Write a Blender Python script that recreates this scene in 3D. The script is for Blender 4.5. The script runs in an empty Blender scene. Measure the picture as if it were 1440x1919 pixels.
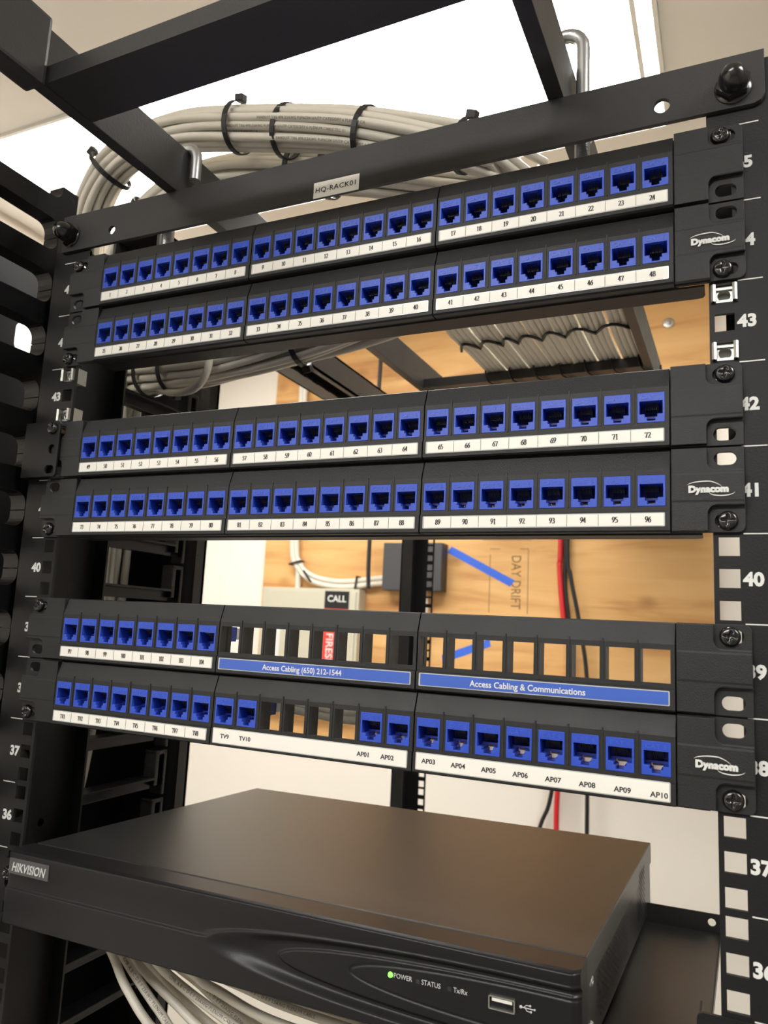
import bpy, bmesh, math, random
from mathutils import Vector, Matrix
random.seed(7)
PI = math.pi
sc = bpy.context.scene
C = sc.collection
U = 0.04445

# ------------------------------------------------------------------ camera, light, exposure
F_PX = 1416.892
CAM = Vector((0.231597, -0.411363, 1.723359))
def rotvec(w):
    w = Vector(w)
    return Matrix.Rotation(w.length, 3, w.normalized())
Rw2c = rotvec((1.38574313, 0.338943351, -0.314585284))
cam_d = bpy.data.cameras.new('camera'); cam = bpy.data.objects.new('camera', cam_d); C.objects.link(cam)
right, down, fwd = Rw2c[0], Rw2c[1], Rw2c[2]
m = Matrix((right, -down, -fwd)).transposed().to_4x4(); m.translation = CAM
cam.matrix_world = m
cam_d.sensor_fit = 'VERTICAL'; cam_d.sensor_height = 36.0; cam_d.sensor_width = 27.0
cam_d.lens = F_PX * 36.0 / 1919.0
cam_d.clip_start = 0.02; cam_d.clip_end = 50
cam_d.dof.use_dof = True; cam_d.dof.focus_distance = 0.47; cam_d.dof.aperture_fstop = 15.0
sc.camera = cam
w = bpy.data.worlds.new('world'); sc.world = w; w.use_nodes = True
w.node_tree.nodes['Background'].inputs[0].default_value = (0.9, 0.95, 1.0, 1)
w.node_tree.nodes['Background'].inputs[1].default_value = 0.25
sc.view_settings.view_transform = 'Standard'; sc.view_settings.look = 'None'
sc.view_settings.gamma = 1.0; sc.view_settings.use_curve_mapping = False
sc.view_settings.exposure = 0.0
LAMP_E = 18.0        # ceiling lamp lens
LAMP_B = 30.0         # unseen lamps over the rest of the room, one of them added fill

# ------------------------------------------------------------------ materials
def s2l(c): return tuple((x/12.92 if x <= .04045 else ((x+.055)/1.055)**2.4) for x in c)
def srgb(r, g, b): return s2l((r/255, g/255, b/255)) + (1,)
def mat(name, col, rough=.5, metal=0, bump=0, bscale=400, spec=.5, var=0, vscale=30, emit=None, es=0, coat=0, trans=0):
    M = bpy.data.materials.new(name); M.use_nodes = True
    nt = M.node_tree; b = nt.nodes['Principled BSDF']
    b.inputs['Base Color'].default_value = col; b.inputs['Roughness'].default_value = rough
    b.inputs['Metallic'].default_value = metal; b.inputs['Specular IOR Level'].default_value = spec
    if coat: b.inputs['Coat Weight'].default_value = coat
    if trans: b.inputs['Transmission Weight'].default_value = trans
    if emit: b.inputs['Emission Color'].default_value = emit; b.inputs['Emission Strength'].default_value = es
    tc = nt.nodes.new('ShaderNodeTexCoord')
    if bump:
        n = nt.nodes.new('ShaderNodeTexNoise'); n.inputs['Scale'].default_value = bscale; n.inputs['Detail'].default_value = 3
        bp = nt.nodes.new('ShaderNodeBump'); bp.inputs['Strength'].default_value = bump; bp.inputs['Distance'].default_value = .0006
        nt.links.new(tc.outputs['Object'], n.inputs['Vector']); nt.links.new(n.outputs['Fac'], bp.inputs['Height'])
        nt.links.new(bp.outputs['Normal'], b.inputs['Normal'])
    if var:
        n = nt.nodes.new('ShaderNodeTexNoise'); n.inputs['Scale'].default_value = vscale; n.inputs['Detail'].default_value = 4
        r = nt.nodes.new('ShaderNodeMapRange'); r.inputs['To Min'].default_value = max(.02, rough-var); r.inputs['To Max'].default_value = rough+var
        nt.links.new(tc.outputs['Object'], n.inputs['Vector']); nt.links.new(n.outputs['Fac'], r.inputs['Value'])
        nt.links.new(r.outputs['Result'], b.inputs['Roughness'])
    return M
M_coat = mat('black_powder_coat', (.0085, .0084, .0085, 1), .5, spec=.32, bump=.25, bscale=900, var=.06)
M_bar = mat('black_powder_coat_bar', (.030, .0295, .029, 1), .55, spec=.4, bump=.3, bscale=1100, var=.08)
M_lad = mat('ladder_black_paint', (.026, .025, .025, 1), .42, bump=.15, bscale=600, var=.1)
M_abs = mat('black_textured_plastic', (.015, .0155, .0155, 1), .48, spec=.4, bump=.35, bscale=1800, var=.08)
M_abs2 = mat('black_smooth_plastic', (.006, .006, .0065, 1), .3, var=.1, spec=.3)
M_pan2 = mat('black_satin_panel', (.010, .010, .0105, 1), .5, spec=.3)
M_blk = mat('matt_black', (.006, .006, .006, 1), .7)
M_screw = mat('black_oxide_screw', (.008, .008, .008, 1), .22, metal=0, spec=.8)
M_blue = mat('blue_jack_plastic', srgb(41, 75, 188), .42, bump=.1, bscale=1500)
M_bluetxt = mat('blue_embossed_letters', srgb(62, 96, 206), .35)
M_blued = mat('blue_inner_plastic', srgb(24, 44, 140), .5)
M_pin = mat('contact_metal', (.32, .28, .20, 1), .35, metal=1)
M_comb = mat('contact_comb', (.02, .02, .024, 1), .5)
M_cap = mat('cream_insert', srgb(226, 208, 188), .5)
M_paper = mat('label_paper', srgb(240, 237, 229), .45)
M_holder = mat('clear_label_holder', (.55, .56, .55, 1), .15)
M_ink = mat('black_print', (.02, .02, .02, 1), .6)
M_ink2 = mat('faded_cable_ink', srgb(96, 90, 82), .6)
M_bluelab = mat('blue_label_paper', srgb(62, 98, 190), .4)
M_white = mat('white_print', (.72, .72, .70, 1), .5)
M_zinc = mat('zinc_plating', (.58, .58, .54, 1), .4, metal=1, bump=.1)
M_steelg = mat('galvanised_rod', (.50, .51, .52, 1), .35, metal=1)
M_cable = mat('cream_cable_jacket', srgb(216, 210, 196), .42, bump=.1, bscale=300)
M_tie = mat('black_nylon_tie', (.010, .010, .011, 1), .45)
M_wall2 = mat('darkened_wall_paint', srgb(140, 137, 132), .85, bump=.15, bscale=250)  # unseen front and right walls, darkened so black parts reflect less light
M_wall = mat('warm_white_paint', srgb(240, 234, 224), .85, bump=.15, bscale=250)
M_ceil = mat('ceiling_paint', srgb(222, 218, 210), .9, bump=.15, bscale=250)
M_floor = mat('grey_vinyl_floor', srgb(150, 145, 138), .5, bump=.1, bscale=60)
M_lens = mat('lamp_lens', (.9, .9, .88, 1), .4, emit=(1, .98, .94, 1), es=LAMP_E)
M_lensb = mat('room_lamp_lens', (.9, .9, .88, 1), .4, emit=(1, .98, .94, 1), es=LAMP_B)
M_enamel = mat('white_enamel', (.75, .73, .68, 1), .4)
M_beige = mat('beige_cabinet_paint', srgb(196, 192, 172), .5)
M_gbox = mat('dark_grey_box', srgb(62, 62, 64), .55)
M_red = mat('red_jacket', srgb(205, 40, 45), .4)
M_redlab = mat('red_label', srgb(208, 62, 52), .5)
M_tape = mat('blue_painters_tape', srgb(56, 104, 214), .6)
M_stamp = mat('stamp_ink', srgb(120, 96, 62), .8)
M_dvr = mat('recorder_black_paint', (.016, .0158, .0155, 1), .34, bump=.2, bscale=2500, spec=.6)
M_bez = mat('recorder_bezel_plastic', (.008, .008, .009, 1), .38, bump=.1, bscale=2000, spec=.35)
M_badge = mat('badge_grey', (.07, .07, .072, 1), .35)
M_silv = mat('silver_letters', (.62, .62, .62, 1), .3, metal=.3)
M_led = mat('green_led', (.1, .9, .1, 1), .3, emit=(.15, 1, .05, 1), es=3.0)
M_ledoff = mat('unlit_led', (.03, .035, .035, 1), .2)
M_legend = mat('grey_legend', (.55, .56, .56, 1), .5)

def wood():
    M = bpy.data.materials.new('fir_plywood'); M.use_nodes = True
    nt = M.node_tree; b = nt.nodes['Principled BSDF']; L = nt.links
    tc = nt.nodes.new('ShaderNodeTexCoord')
    mp = nt.nodes.new('ShaderNodeMapping'); mp.inputs['Scale'].default_value = (1.1, 1, 9)
    L.new(tc.outputs['Object'], mp.inputs['Vector'])
    n = nt.nodes.new('ShaderNodeTexNoise'); n.inputs['Scale'].default_value = 2.2; n.inputs['Detail'].default_value = 6; n.inputs['Distortion'].default_value = .8
    L.new(mp.outputs[0], n.inputs['Vector'])
    r = nt.nodes.new('ShaderNodeValToRGB'); e = r.color_ramp.elements
    e[0].position = .30; e[0].color = srgb(188, 134, 78)
    e[1].position = .72; e[1].color = srgb(228, 184, 124)
    x = e.new(.5); x.color = srgb(216, 168, 106)
    L.new(n.outputs['Fac'], r.inputs['Fac'])
    # knots
    mp2 = nt.nodes.new('ShaderNodeMapping'); mp2.inputs['Scale'].default_value = (5.5, 1, 8)
    L.new(tc.outputs['Object'], mp2.inputs['Vector'])
    v = nt.nodes.new('ShaderNodeTexVoronoi'); v.inputs['Scale'].default_value = 1.0; v.inputs['Randomness'].default_value = 1
    L.new(mp2.outputs[0], v.inputs['Vector'])
    k = nt.nodes.new('ShaderNodeMapRange'); k.inputs['From Min'].default_value = .0; k.inputs['From Max'].default_value = .17
    k.inputs['To Min'].default_value = .75; k.inputs['To Max'].default_value = 0
    L.new(v.outputs['Distance'], k.inputs['Value'])
    mx = nt.nodes.new('ShaderNodeMix'); mx.data_type = 'RGBA'
    mx.inputs['B'].default_value = srgb(150, 98, 52)
    L.new(k.outputs[0], mx.inputs['Factor']); L.new(r.outputs['Color'], mx.inputs['A'])
    L.new(mx.outputs['Result'], b.inputs['Base Color'])
    b.inputs['Roughness'].default_value = .6
    return M
M_ply = wood()

# ------------------------------------------------------------------ helpers
class MB:
    def __init__(s): s.v = []; s.f = []; s.mi = []; s.sm = []
    def add(s, vs, fs, mi=0, smooth=False, mtx=None):
        o = len(s.v)
        for p in vs:
            p = Vector(p)
            if mtx is not None: p = mtx @ p
            s.v.append(p[:])
        for f in fs: s.f.append([i+o for i in f]); s.mi.append(mi); s.sm.append(smooth)
        return s
    def box(s, x0, x1, y0, y1, z0, z1, mi=0, mtx=None, bev=0):
        if bev:
            bm = bmesh.new(); bmesh.ops.create_cube(bm, size=1)
            bmesh.ops.scale(bm, vec=(x1-x0, y1-y0, z1-z0), verts=bm.verts)
            bmesh.ops.translate(bm, vec=((x0+x1)/2, (y0+y1)/2, (z0+z1)/2), verts=bm.verts)
            bmesh.ops.bevel(bm, geom=bm.edges[:], offset=bev, segments=2, affect='EDGES', profile=.7)
            bm.verts.index_update()
            s.add([v.co.copy() for v in bm.verts], [[v.index for v in f.verts] for f in bm.faces], mi, False, mtx); bm.free(); return s
        vs = [(x, y, z) for z in (z0, z1) for y in (y0, y1) for x in (x0, x1)]
        return s.add(vs, [(0, 2, 3, 1), (4, 5, 7, 6), (0, 1, 5, 4), (2, 6, 7, 3), (0, 4, 6, 2), (1, 3, 7, 5)], mi, False, mtx)
    def prism(s, poly, a0, a1, axis='X', mi=0, mtx=None):
        n = len(poly)
        def P(a, p): return {'X': (a, p[0], p[1]), 'Y': (p[0], a, p[1]), 'Z': (p[0], p[1], a)}[axis]
        vs = [P(a0, p) for p in poly] + [P(a1, p) for p in poly]
        fs = [(i, (i+1) % n, n+(i+1) % n, n+i) for i in range(n)] + [tuple(range(n))[::-1], tuple(range(n, 2*n))]
        return s.add(vs, fs, mi, False, mtx)
    def tube(s, pts, r, n=8, mi=0, cap=True, mtx=None):
        pts = [Vector(p) for p in pts]; T = []
        for i in range(len(pts)):
            t = pts[min(i+1, len(pts)-1)] - pts[max(i-1, 0)]; T.append(t.normalized())
        u = T[0].orthogonal().normalized(); vs = []
        for i, p in enumerate(pts):
            u = (u - T[i]*u.dot(T[i])).normalized(); v = T[i].cross(u)
            rr = r[i] if isinstance(r, (list, tuple)) else r
            for k in range(n):
                a = 2*PI*k/n; vs.append(p + u*math.cos(a)*rr + v*math.sin(a)*rr)
        fs = [(i*n+k, i*n+(k+1) % n, (i+1)*n+(k+1) % n, (i+1)*n+k) for i in range(len(pts)-1) for k in range(n)]
        s.add(vs, fs, mi, True, mtx)
        if cap: s.add(vs[:n], [tuple(range(n))[::-1]], mi, False, mtx); s.add(vs[-n:], [tuple(range(n))], mi, False, mtx)
        return s
    def ribbon(s, pts, nrm, w, t, mi=0):   # flat strap following pts; nrm(i) outward normal
        pts = [Vector(p) for p in pts]; vs = []
        n = len(pts)
        for i, p in enumerate(pts):
            tn = (pts[(i+1) % n]-pts[i-1]).normalized(); nn = Vector(nrm[i]).normalized(); b = tn.cross(nn).normalized()
            for a, c in ((-1, 0), (1, 0), (1, 1), (-1, 1)): vs.append(p + b*a*w/2 + nn*c*t)
        fs = [(i*4+k, i*4+(k+1) % 4, ((i+1) % n)*4+(k+1) % 4, ((i+1) % n)*4+k) for i in range(n) for k in range(4)]
        return s.add(vs, fs, mi, False)
    def lathe(s, prof, n=24, mi=0, mtx=None):   # prof (r, h) about local Z
        vs = [(r*math.cos(2*PI*k/n), r*math.sin(2*PI*k/n), h) for r, h in prof for k in range(n)]
        fs = [(i*n+k, i*n+(k+1) % n, (i+1)*n+(k+1) % n, (i+1)*n+k) for i in range(len(prof)-1) for k in range(n)]
        return s.add(vs, fs, mi, True, mtx)
    def curve(s, splines, thick, bev=0, mi=0, mtx=None):
        """2D outlines with holes, extruded; local XY plane -> XZ world, front at Y=-thick.. back at 0"""
        cu = bpy.data.curves.new('t', 'CURVE'); cu.dimensions = '2D'; cu.fill_mode = 'BOTH'
        cu.extrude = max(thick/2 - bev, 0)*1000; cu.bevel_depth = bev*1000; cu.offset = -bev*1000; cu.bevel_resolution = 1
        for pts in splines:
            sp = cu.splines.new('POLY'); sp.points.add(len(pts)-1)
            for i, p in enumerate(pts): sp.points[i].co = (p[0]*1000, p[1]*1000, 0, 1)
            sp.use_cyclic_u = True
        return s._from(cu, thick, mi, mtx, .001)
    def text(s, body, h, x, z, y=0, thick=.00012, align='CENTER', bold=0, shear=0, mi=0, space=1, mtx=None, sx=1):
        cu = bpy.data.curves.new('t', 'FONT'); cu.body = body; cu.size = h/.73*1000; cu.align_x = align
        cu.extrude = thick/2*1000; cu.offset = bold*1000; cu.shear = shear; cu.space_character = space; cu.resolution_u = 3
        mm = Matrix.Translation((x, y, z)) @ Matrix.Diagonal((sx, 1, 1, 1))
        return s._from(cu, thick, mi, mm if mtx is None else mtx @ mm, .001)
    def _from(s, cu, thick, mi, mtx, sc_=1):
        ob = bpy.data.objects.new('t', cu); me = bpy.data.meshes.new_from_object(ob)
        K = Matrix(((1, 0, 0, 0), (0, 0, -1, -thick/2), (0, 1, 0, 0), (0, 0, 0, 1)))
        K = K if mtx is None else mtx @ K
        s.add([v.co*sc_ for v in me.vertices], [list(p.vertices) for p in me.polygons], mi, False, K)
        bpy.data.objects.remove(ob); bpy.data.curves.remove(cu); bpy.data.meshes.remove(me)
        return s
    def build(s, name, mats, parent=None, loc=None):
        me = bpy.data.meshes.new(name); me.from_pydata(s.v, [], s.f)
        for mm in (mats if isinstance(mats, (list, tuple)) else [mats]): me.materials.append(mm)
        me.polygons.foreach_set('material_index', s.mi); me.polygons.foreach_set('use_smooth', s.sm); me.update()
        o = bpy.data.objects.new(name, me); C.objects.link(o)
        if parent: o.parent = parent
        if loc: o.location = loc
        return o
def rect(x0, x1, z0, z1): return [(x0, z0), (x1, z0), (x1, z1), (x0, z1)]
def rrect(x0, x1, z0, z1, r, n=5, corners=(1, 1, 1, 1)):   # bl br tr tl
    out = []
    for (cx, cz, a0, on) in ((x0+r, z0+r, PI, corners[0]), (x1-r, z0+r, 1.5*PI, corners[1]), (x1-r, z1-r, 0, corners[2]), (x0+r, z1-r, .5*PI, corners[3])):
        if on: out += [(cx+r*math.cos(a0+k*PI/2/n), cz+r*math.sin(a0+k*PI/2/n)) for k in range(n+1)]
        else: out.append((cx-r if cx < (x0+x1)/2 else cx+r, cz-r if cz < (z0+z1)/2 else cz+r))
    return out
def circ(x, z, r, n=20): return [(x+r*math.cos(2*PI*k/n), z+r*math.sin(2*PI*k/n)) for k in range(n)]
def empty(name, loc=(0, 0, 0), rz=0):
    o = bpy.data.objects.new(name, None); o.empty_display_size = .05; C.objects.link(o); o.location = loc; o.rotation_euler = (0, 0, rz); return o
def tag(o, label, cat, group=None):
    o['label'] = label; o['category'] = cat
    if group: o['group'] = group
    return o
def struct(o): o['kind'] = 'structure'; return o
def plab(o, label): o['label'] = label; return o
def spline(P, n=8):
    P = [Vector(p) for p in P]; P = [P[0]*2-P[1]] + P + [P[-1]*2-P[-2]]; out = []
    for i in range(1, len(P)-2):
        a, b, c, d = P[i-1:i+3]
        for k in range(n):
            t = k/n
            out.append(.5*((2*b) + (c-a)*t + (2*a-5*b+4*c-d)*t*t + (3*b-a-3*c+d)*t**3))
    out.append(P[-2]); return out
def copy_tree(o, parent=None):
    c = o.copy(); C.objects.link(c)
    if parent: c.parent = parent
    for ch in o.children: copy_tree(ch, c)
    return c
# serif numerals drawn with a broad nib
def arc(cx, cy, rx, ry, a0, a1, n=12): return [(cx+rx*math.cos(math.radians(a0+(a1-a0)*k/n)), cy+ry*math.sin(math.radians(a0+(a1-a0)*k/n))) for k in range(n+1)]
GL = {
 '0': [arc(.25, .5, .2, .47, 0, 360, 20)], '1': [[(.1, .8), (.27, .97)], [(.27, .97), (.27, .02)], [(.1, .02), (.44, .02)]],
 '2': [arc(.24, .72, .18, .24, 160, -20, 10)+[(.3, .4), (.06, .06)], [(.04, .06), (.44, .06)], [(.44, .06), (.46, .18)]],
 '3': [arc(.23, .75, .16, .21, 150, -90, 10)+arc(.22, .29, .2, .26, 90, -150, 12)],
 '4': [[(.34, .97), (.03, .3)], [(.03, .3), (.48, .3)], [(.34, .97), (.34, .02)]],
 '5': [[(.43, .94), (.14, .94)], [(.14, .94), (.08, .56)]+arc(.2, .3, .22, .28, 100, -150, 12)],
 '6': [[(.42, .95), (.2, .75)]+arc(.24, .3, .2, .27, 160, 200, 2)+arc(.24, .3, .19, .28, 200, 540, 18)],
 '7': [[(.05, .93), (.45, .93)], [(.45, .93), (.2, .02)], [(.05, .93), (.04, .78)]],
 '8': [arc(.25, .75, .16, .21, 0, 360, 16), arc(.25, .28, .19, .26, 0, 360, 16)],
 '9': [[(.08, .05), (.3, .25)]+arc(.26, .7, .2, .27, -20, 20, 2)+arc(.26, .7, .19, .28, 20, 360, 18)],
 'T': [[(.02, .94), (.58, .94)], [(.3, .94), (.3, .02)], [(.18, .02), (.42, .02)], [(.02, .94), (.02, .78)], [(.58, .94), (.58, .78)]],
 'V': [[(.06, .95), (.32, .03)], [(.32, .03), (.56, .95)], [(0, .95), (.2, .95)], [(.46, .95), (.66, .95)]]}
GW = {'T': .62, 'V': .66}
def serif(mb, s, h, x, z, y, mi=0, sx=1.0):
    wid = sum(GW.get(c, .52) for c in s); cx = x - wid*h*sx/2
    for c in s:
        for st in GL[c]:
            L, R = [], []
            for i, p in enumerate(st):
                a = st[max(i-1, 0)]; b = st[min(i+1, len(st)-1)]
                d = Vector((b[0]-a[0], b[1]-a[1])).normalized()
                wd = .06 + .09*abs(d.y)**1.5; nx, nz = -d.y*wd/2*1.3, d.x*wd/2*1.3
                L.append((cx+(p[0]+nx)*h*sx, y, z+(p[1]+nz)*h)); R.append((cx+(p[0]-nx)*h*sx, y, z+(p[1]-nz)*h))
            n = len(L)
            mb.add(L+R, [(i, i+1, n+i+1, n+i) for i in range(n-1)], mi)
        cx += GW.get(c, .52)*h*sx

# ------------------------------------------------------------------ the room
X0, X1, Y0, Y1, Z0, Z1 = -1.245, 2.1, -2.3, 1.5, -.08, 2.605
struct(MB().box(X0-.1, X1+.1, Y0-.1, Y1+.1, Z0-.1, Z0).build('floor', M_floor))
struct(MB().box(X0-.1, X1+.1, Y0-.1, Y1+.1, Z1, Z1+.1).build('ceiling', M_ceil))
struct(MB().box(X0-.1, X0, Y0-.1, Y1+.1, Z0, Z1).build('wall_left', M_wall))
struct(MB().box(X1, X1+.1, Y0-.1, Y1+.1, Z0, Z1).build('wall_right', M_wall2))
struct(MB().box(X0, X1, Y1, Y1+.1, Z0, Z1).build('wall_back', M_wall))
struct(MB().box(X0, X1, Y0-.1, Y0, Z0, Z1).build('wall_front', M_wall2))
struct(MB().box(X0, X1, Y1-.012, Y1, Z0, Z0+.1, bev=.002).build('baseboard_back', M_enamel))

# ceiling lamps
def lamp(x0, x1, y0, y1, lens, label):
    t = empty('ceiling_lamp', ((x0+x1)/2, (y0+y1)/2, Z1)); hx, hy = (x1-x0)/2, (y1-y0)/2
    MB().box(-hx, hx, -hy, hy, -.0035, -.001).build('lens', lens, t)
    fr = MB()
    for a, b, c, d in ((-hx-.006, hx+.006, -hy-.006, -hy+.001), (-hx-.006, hx+.006, hy-.001, hy+.006), (-hx-.006, -hx+.001, -hy, hy), (hx-.001, hx+.006, -hy, hy)): fr.box(a, b, c, d, -.006, 0)
    fr.build('frame', M_enamel, t)
    MB().box(hx-.030, hx-.022, -hy, hy, -.0045, -.0030).build('lens_seam', M_enamel, t)
    tag(t, label, 'lamp'); return t
lamp(-1.10, .150, .465, .85, M_lens, 'glowing white wraparound ceiling lamp above and behind the rack')
lamp(-.9, .32, -1.75, -1.35, M_lensb, 'ceiling lamp over the near end of the room, behind the camera')
lamp(.95, 1.75, -.6, -.2, M_lensb, 'unseen ceiling lamp added as fill over the right side of the room')  # added out of view to bring more fill light

# ------------------------------------------------------------------ plywood and what hangs on it
ply = MB().box(-1.02, .203, Y1-.018, Y1, 1.385, 2.62, bev=.001)
tag(ply.build('plywood_board', M_ply), 'honey-coloured plywood backboard fixed to the white back wall', 'plywood board')
YP = Y1-.018
st = MB()
st.box(-.329, -.3275, YP-.0004, YP, 1.775, 1.925); st.box(-.229, -.2275, YP-.0004, YP, 1.775, 1.939)
st.box(-.250, -.2275, YP-.0004, YP, 1.938, 1.9395); st.box(-.329, -.302, YP-.0004, YP, 1.938, 1.9395)
st.box(-.35, -.22, YP-.0004, YP, 1.962, 1.9635); st.box(-.32, -.25, YP-.0004, YP, 1.9655, 1.968)
rot = Matrix.Translation((-.262, YP, 1.923)) @ Matrix.Rotation(PI/2, 4, 'Y')
st.text('DAY DRIFT', .026, 0, -.013+.004, 0, .0004, align='LEFT', mtx=rot, sx=.78)
tag(st.build('ink_stamp', M_stamp), 'faint sideways ink stamp in a bracketed frame on the plywood', 'stamp')
def tape(p, q, wd, label, lift=.0006):
    p = Vector(p); q = Vector(q); d = (q-p); L = d.length; a = math.atan2(d.z, d.x)
    mm = Matrix.Translation(p) @ Matrix.Rotation(-a, 4, 'Y')
    mb = MB()
    N = 12
    vs = [(L*i/N + (0 if 0 < i < N else .002*(1 if s > 0 else -1)), -lift*(1+.4*math.sin(i*1.7)), s*wd/2) for i in range(N+1) for s in (-1, 1)]
    vs += [(v[0], 0, v[2]) for v in vs]
    n = 2*(N+1)
    fs = [(2*i, 2*i+2, 2*i+3, 2*i+1) for i in range(N)] + [(2*i, n+2*i, n+2*i+2, 2*i+2) for i in range(N)] + [(2*i+1, 2*i+3, n+2*i+3, n+2*i+1) for i in range(N)]
    mb.add(vs, fs, 0, False, mm)
    return tag(mb.build('tape_strip', M_tape), label, 'tape', 'strips of blue tape on the plywood')
tape((-.441, YP, 1.937), (-.268, YP, 1.850), .020, 'blue tape strip slanting down to the right across the stamp')
tape((-.45, YP, 1.650), (-.322, YP, 1.699), .020, 'blue tape strip slanting up to the right, seen through the empty ports')
# screw with washer
t = empty('wood_screw', (.110, YP, 2.50))
RX = Matrix.Rotation(PI/2, 4, 'X')
MB().lathe([(0, .003), (.011, .003), (.0135, .0015), (.0135, 0)], 24, mtx=RX).build('washer', M_zinc, t)
MB().lathe([(0, .0052), (.002, .0055), (.005, .005), (.006, .0025)], 16, mtx=RX).build('screw_head', M_steelg, t)
tag(t, 'shiny screw and round washer high on the plywood near its right edge', 'screw')
# call cabinet
t = empty('call_cabinet', (-.835, YP, 1.66))
cb = MB().box(-.155, .155, -.042, 0, -.16, .163, bev=.003); cb.build('cabinet_body', M_beige, t)
door = MB().box(-.135, .147, -.046, -.041, -.15, .155, bev=.0015).build('door', M_beige, t)
YD = -.0463
sg = MB().box(.052, .127, YD-.001, YD, .108, .156, 0).box(.052, .127, YD-.001, YD, .099, .108, 1)
sg.text('CALL', .018, .0895, .127, YD-.001, mi=2, bold=.0004)
plab(sg.build('call_sign', [M_blk, M_redlab, M_white], t), 'black sign with white lettering and a red lower band')
sg = MB().box(.038, .112, YD-.0008, YD, -.10, .072, 0).box(.093, .105, YD-.0010, YD-.0006, -.10, .072, 1).box(.040, .052, YD-.0010, YD-.0006, -.10, .072, 1)
sg.text('FIRESIDE', .022, 0, 0, 0, mi=1, bold=.0004, mtx=Matrix.Translation((.064, YD-.001, -.015)) @ Matrix.Rotation(PI/2, 4, 'Y'))
plab(sg.build('warning_sticker', [M_redlab, M_white], t), 'red and white sticker with sideways letters')
MB().box(-.125, -.085, YD-.0008, YD, -.03, .075).build('paper_note', M_white, t)
tag(t, 'beige wall cabinet with a black CALL sign, left on the plywood', 'cabinet')
# dark grey box
t = empty('junction_box', (-.525, YP, 1.885))
MB().box(-.088, .080, -.045, 0, -.062, .065, bev=.003).build('box_body', M_gbox, t)
MB().tube([(.03, -.02, -.06), (.032, -.02, -.10), (.03, -.02, -.22)], .006).build('cable_stub', M_cable, t)
tag(t, 'dark grey junction box on the plywood beside the blue tape', 'box')
def wire(name, pts, r, m, label, cat, group=None, n=8, seg=8):
    return tag(MB().tube(spline(pts, seg), r, n).build(name, m), label, cat, group)
for i, dx in enumerate((-.007, .007)):
    wire('network_cable', [(-.915+dx, 1.465, 2.6), (-.911+dx, 1.462-.004*i, 2.301), (-.909+dx, 1.462, 1.965), (-.889+dx*.6, 1.462, 1.888+dx*.6), (-.839, 1.465, 1.85+dx), (-.752, 1.466, 1.837+dx), (-.654, 1.466, 1.846+dx), (-.606, 1.466, 1.852+dx)], .008, M_cable,
         'thick white cable curving down the plywood into the dark grey box', 'cable', 'white cables curving to the dark grey box')
wire('network_cable', [(-.893, 1.466, 1.90), (-.8915, 1.466, 1.86), (-.890, 1.466, 1.822)], .008, M_cable, 'short white cable dropping straight into the top of the beige cabinet', 'cable')
for p, a, lb in (((-.897, 1.462, 1.895), .25, 'highest, on the bend'), ((-.855, 1.465, 1.857), -.9, 'middle, where the bend flattens'), ((-.70, 1.466, 1.840), 1.45, 'nearest the dark grey box')):
    mb = MB(); mm = Matrix.Translation(p) @ Matrix.Rotation(-a, 4, 'Y')
    mb.box(-.020, .020, -.013, -.0085, -.0022, .0022, mtx=mm); mb.box(-.020, -.016, -.013, .012, -.0022, .0022, mtx=mm); mb.box(.016, .020, -.013, .012, -.0022, .0022, mtx=mm)
    tag(mb.build('cable_tie', M_tie), 'black tie round the white wall cables, ' + lb, 'cable tie', 'ties on the white wall cables')
wire('network_cable', [(-.650, 1.44, 2.62), (-.650, 1.425, 1.973), (-.647, 1.425, 1.825)], .006, M_tie, 'straight black cable hanging to the top of the beige cabinet', 'cable')
wire('network_cable', [(-.146, 1.470, 2.6), (-.145, 1.470, 1.969), (-.147, 1.470, 1.896), (-.135, 1.470, 1.759), (-.118, 1.468, 1.653), (-.145, 1.466, 1.34), (-.140, 1.466, 1.10), (-.15, 1.47, .6)], .0065, M_red, 'red cable running down the plywood and white wall', 'cable')
wire('network_cable', [(-.134, 1.472, 2.6), (-.133, 1.472, 1.969), (-.134, 1.472, 1.856), (-.124, 1.472, 1.766), (-.118, 1.474, 1.66), (-.15, 1.476, 1.43), (-.165, 1.476, 1.33), (-.20, 1.476, 1.2), (-.25, 1.48, .7)], .005, M_tie, 'black cable close beside the red cable, swinging left below the plywood', 'cable')
wire('network_cable', [(-.127, 1.462, 2.6), (-.127, 1.462, 1.969), (-.118, 1.462, 1.87), (-.097, 1.462, 1.761), (-.076, 1.462, 1.604), (-.075, 1.466, 1.278), (-.075, 1.47, .7)], .005, M_tie, 'black cable right of the red cable, hanging straight below the plywood', 'cable')

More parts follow.
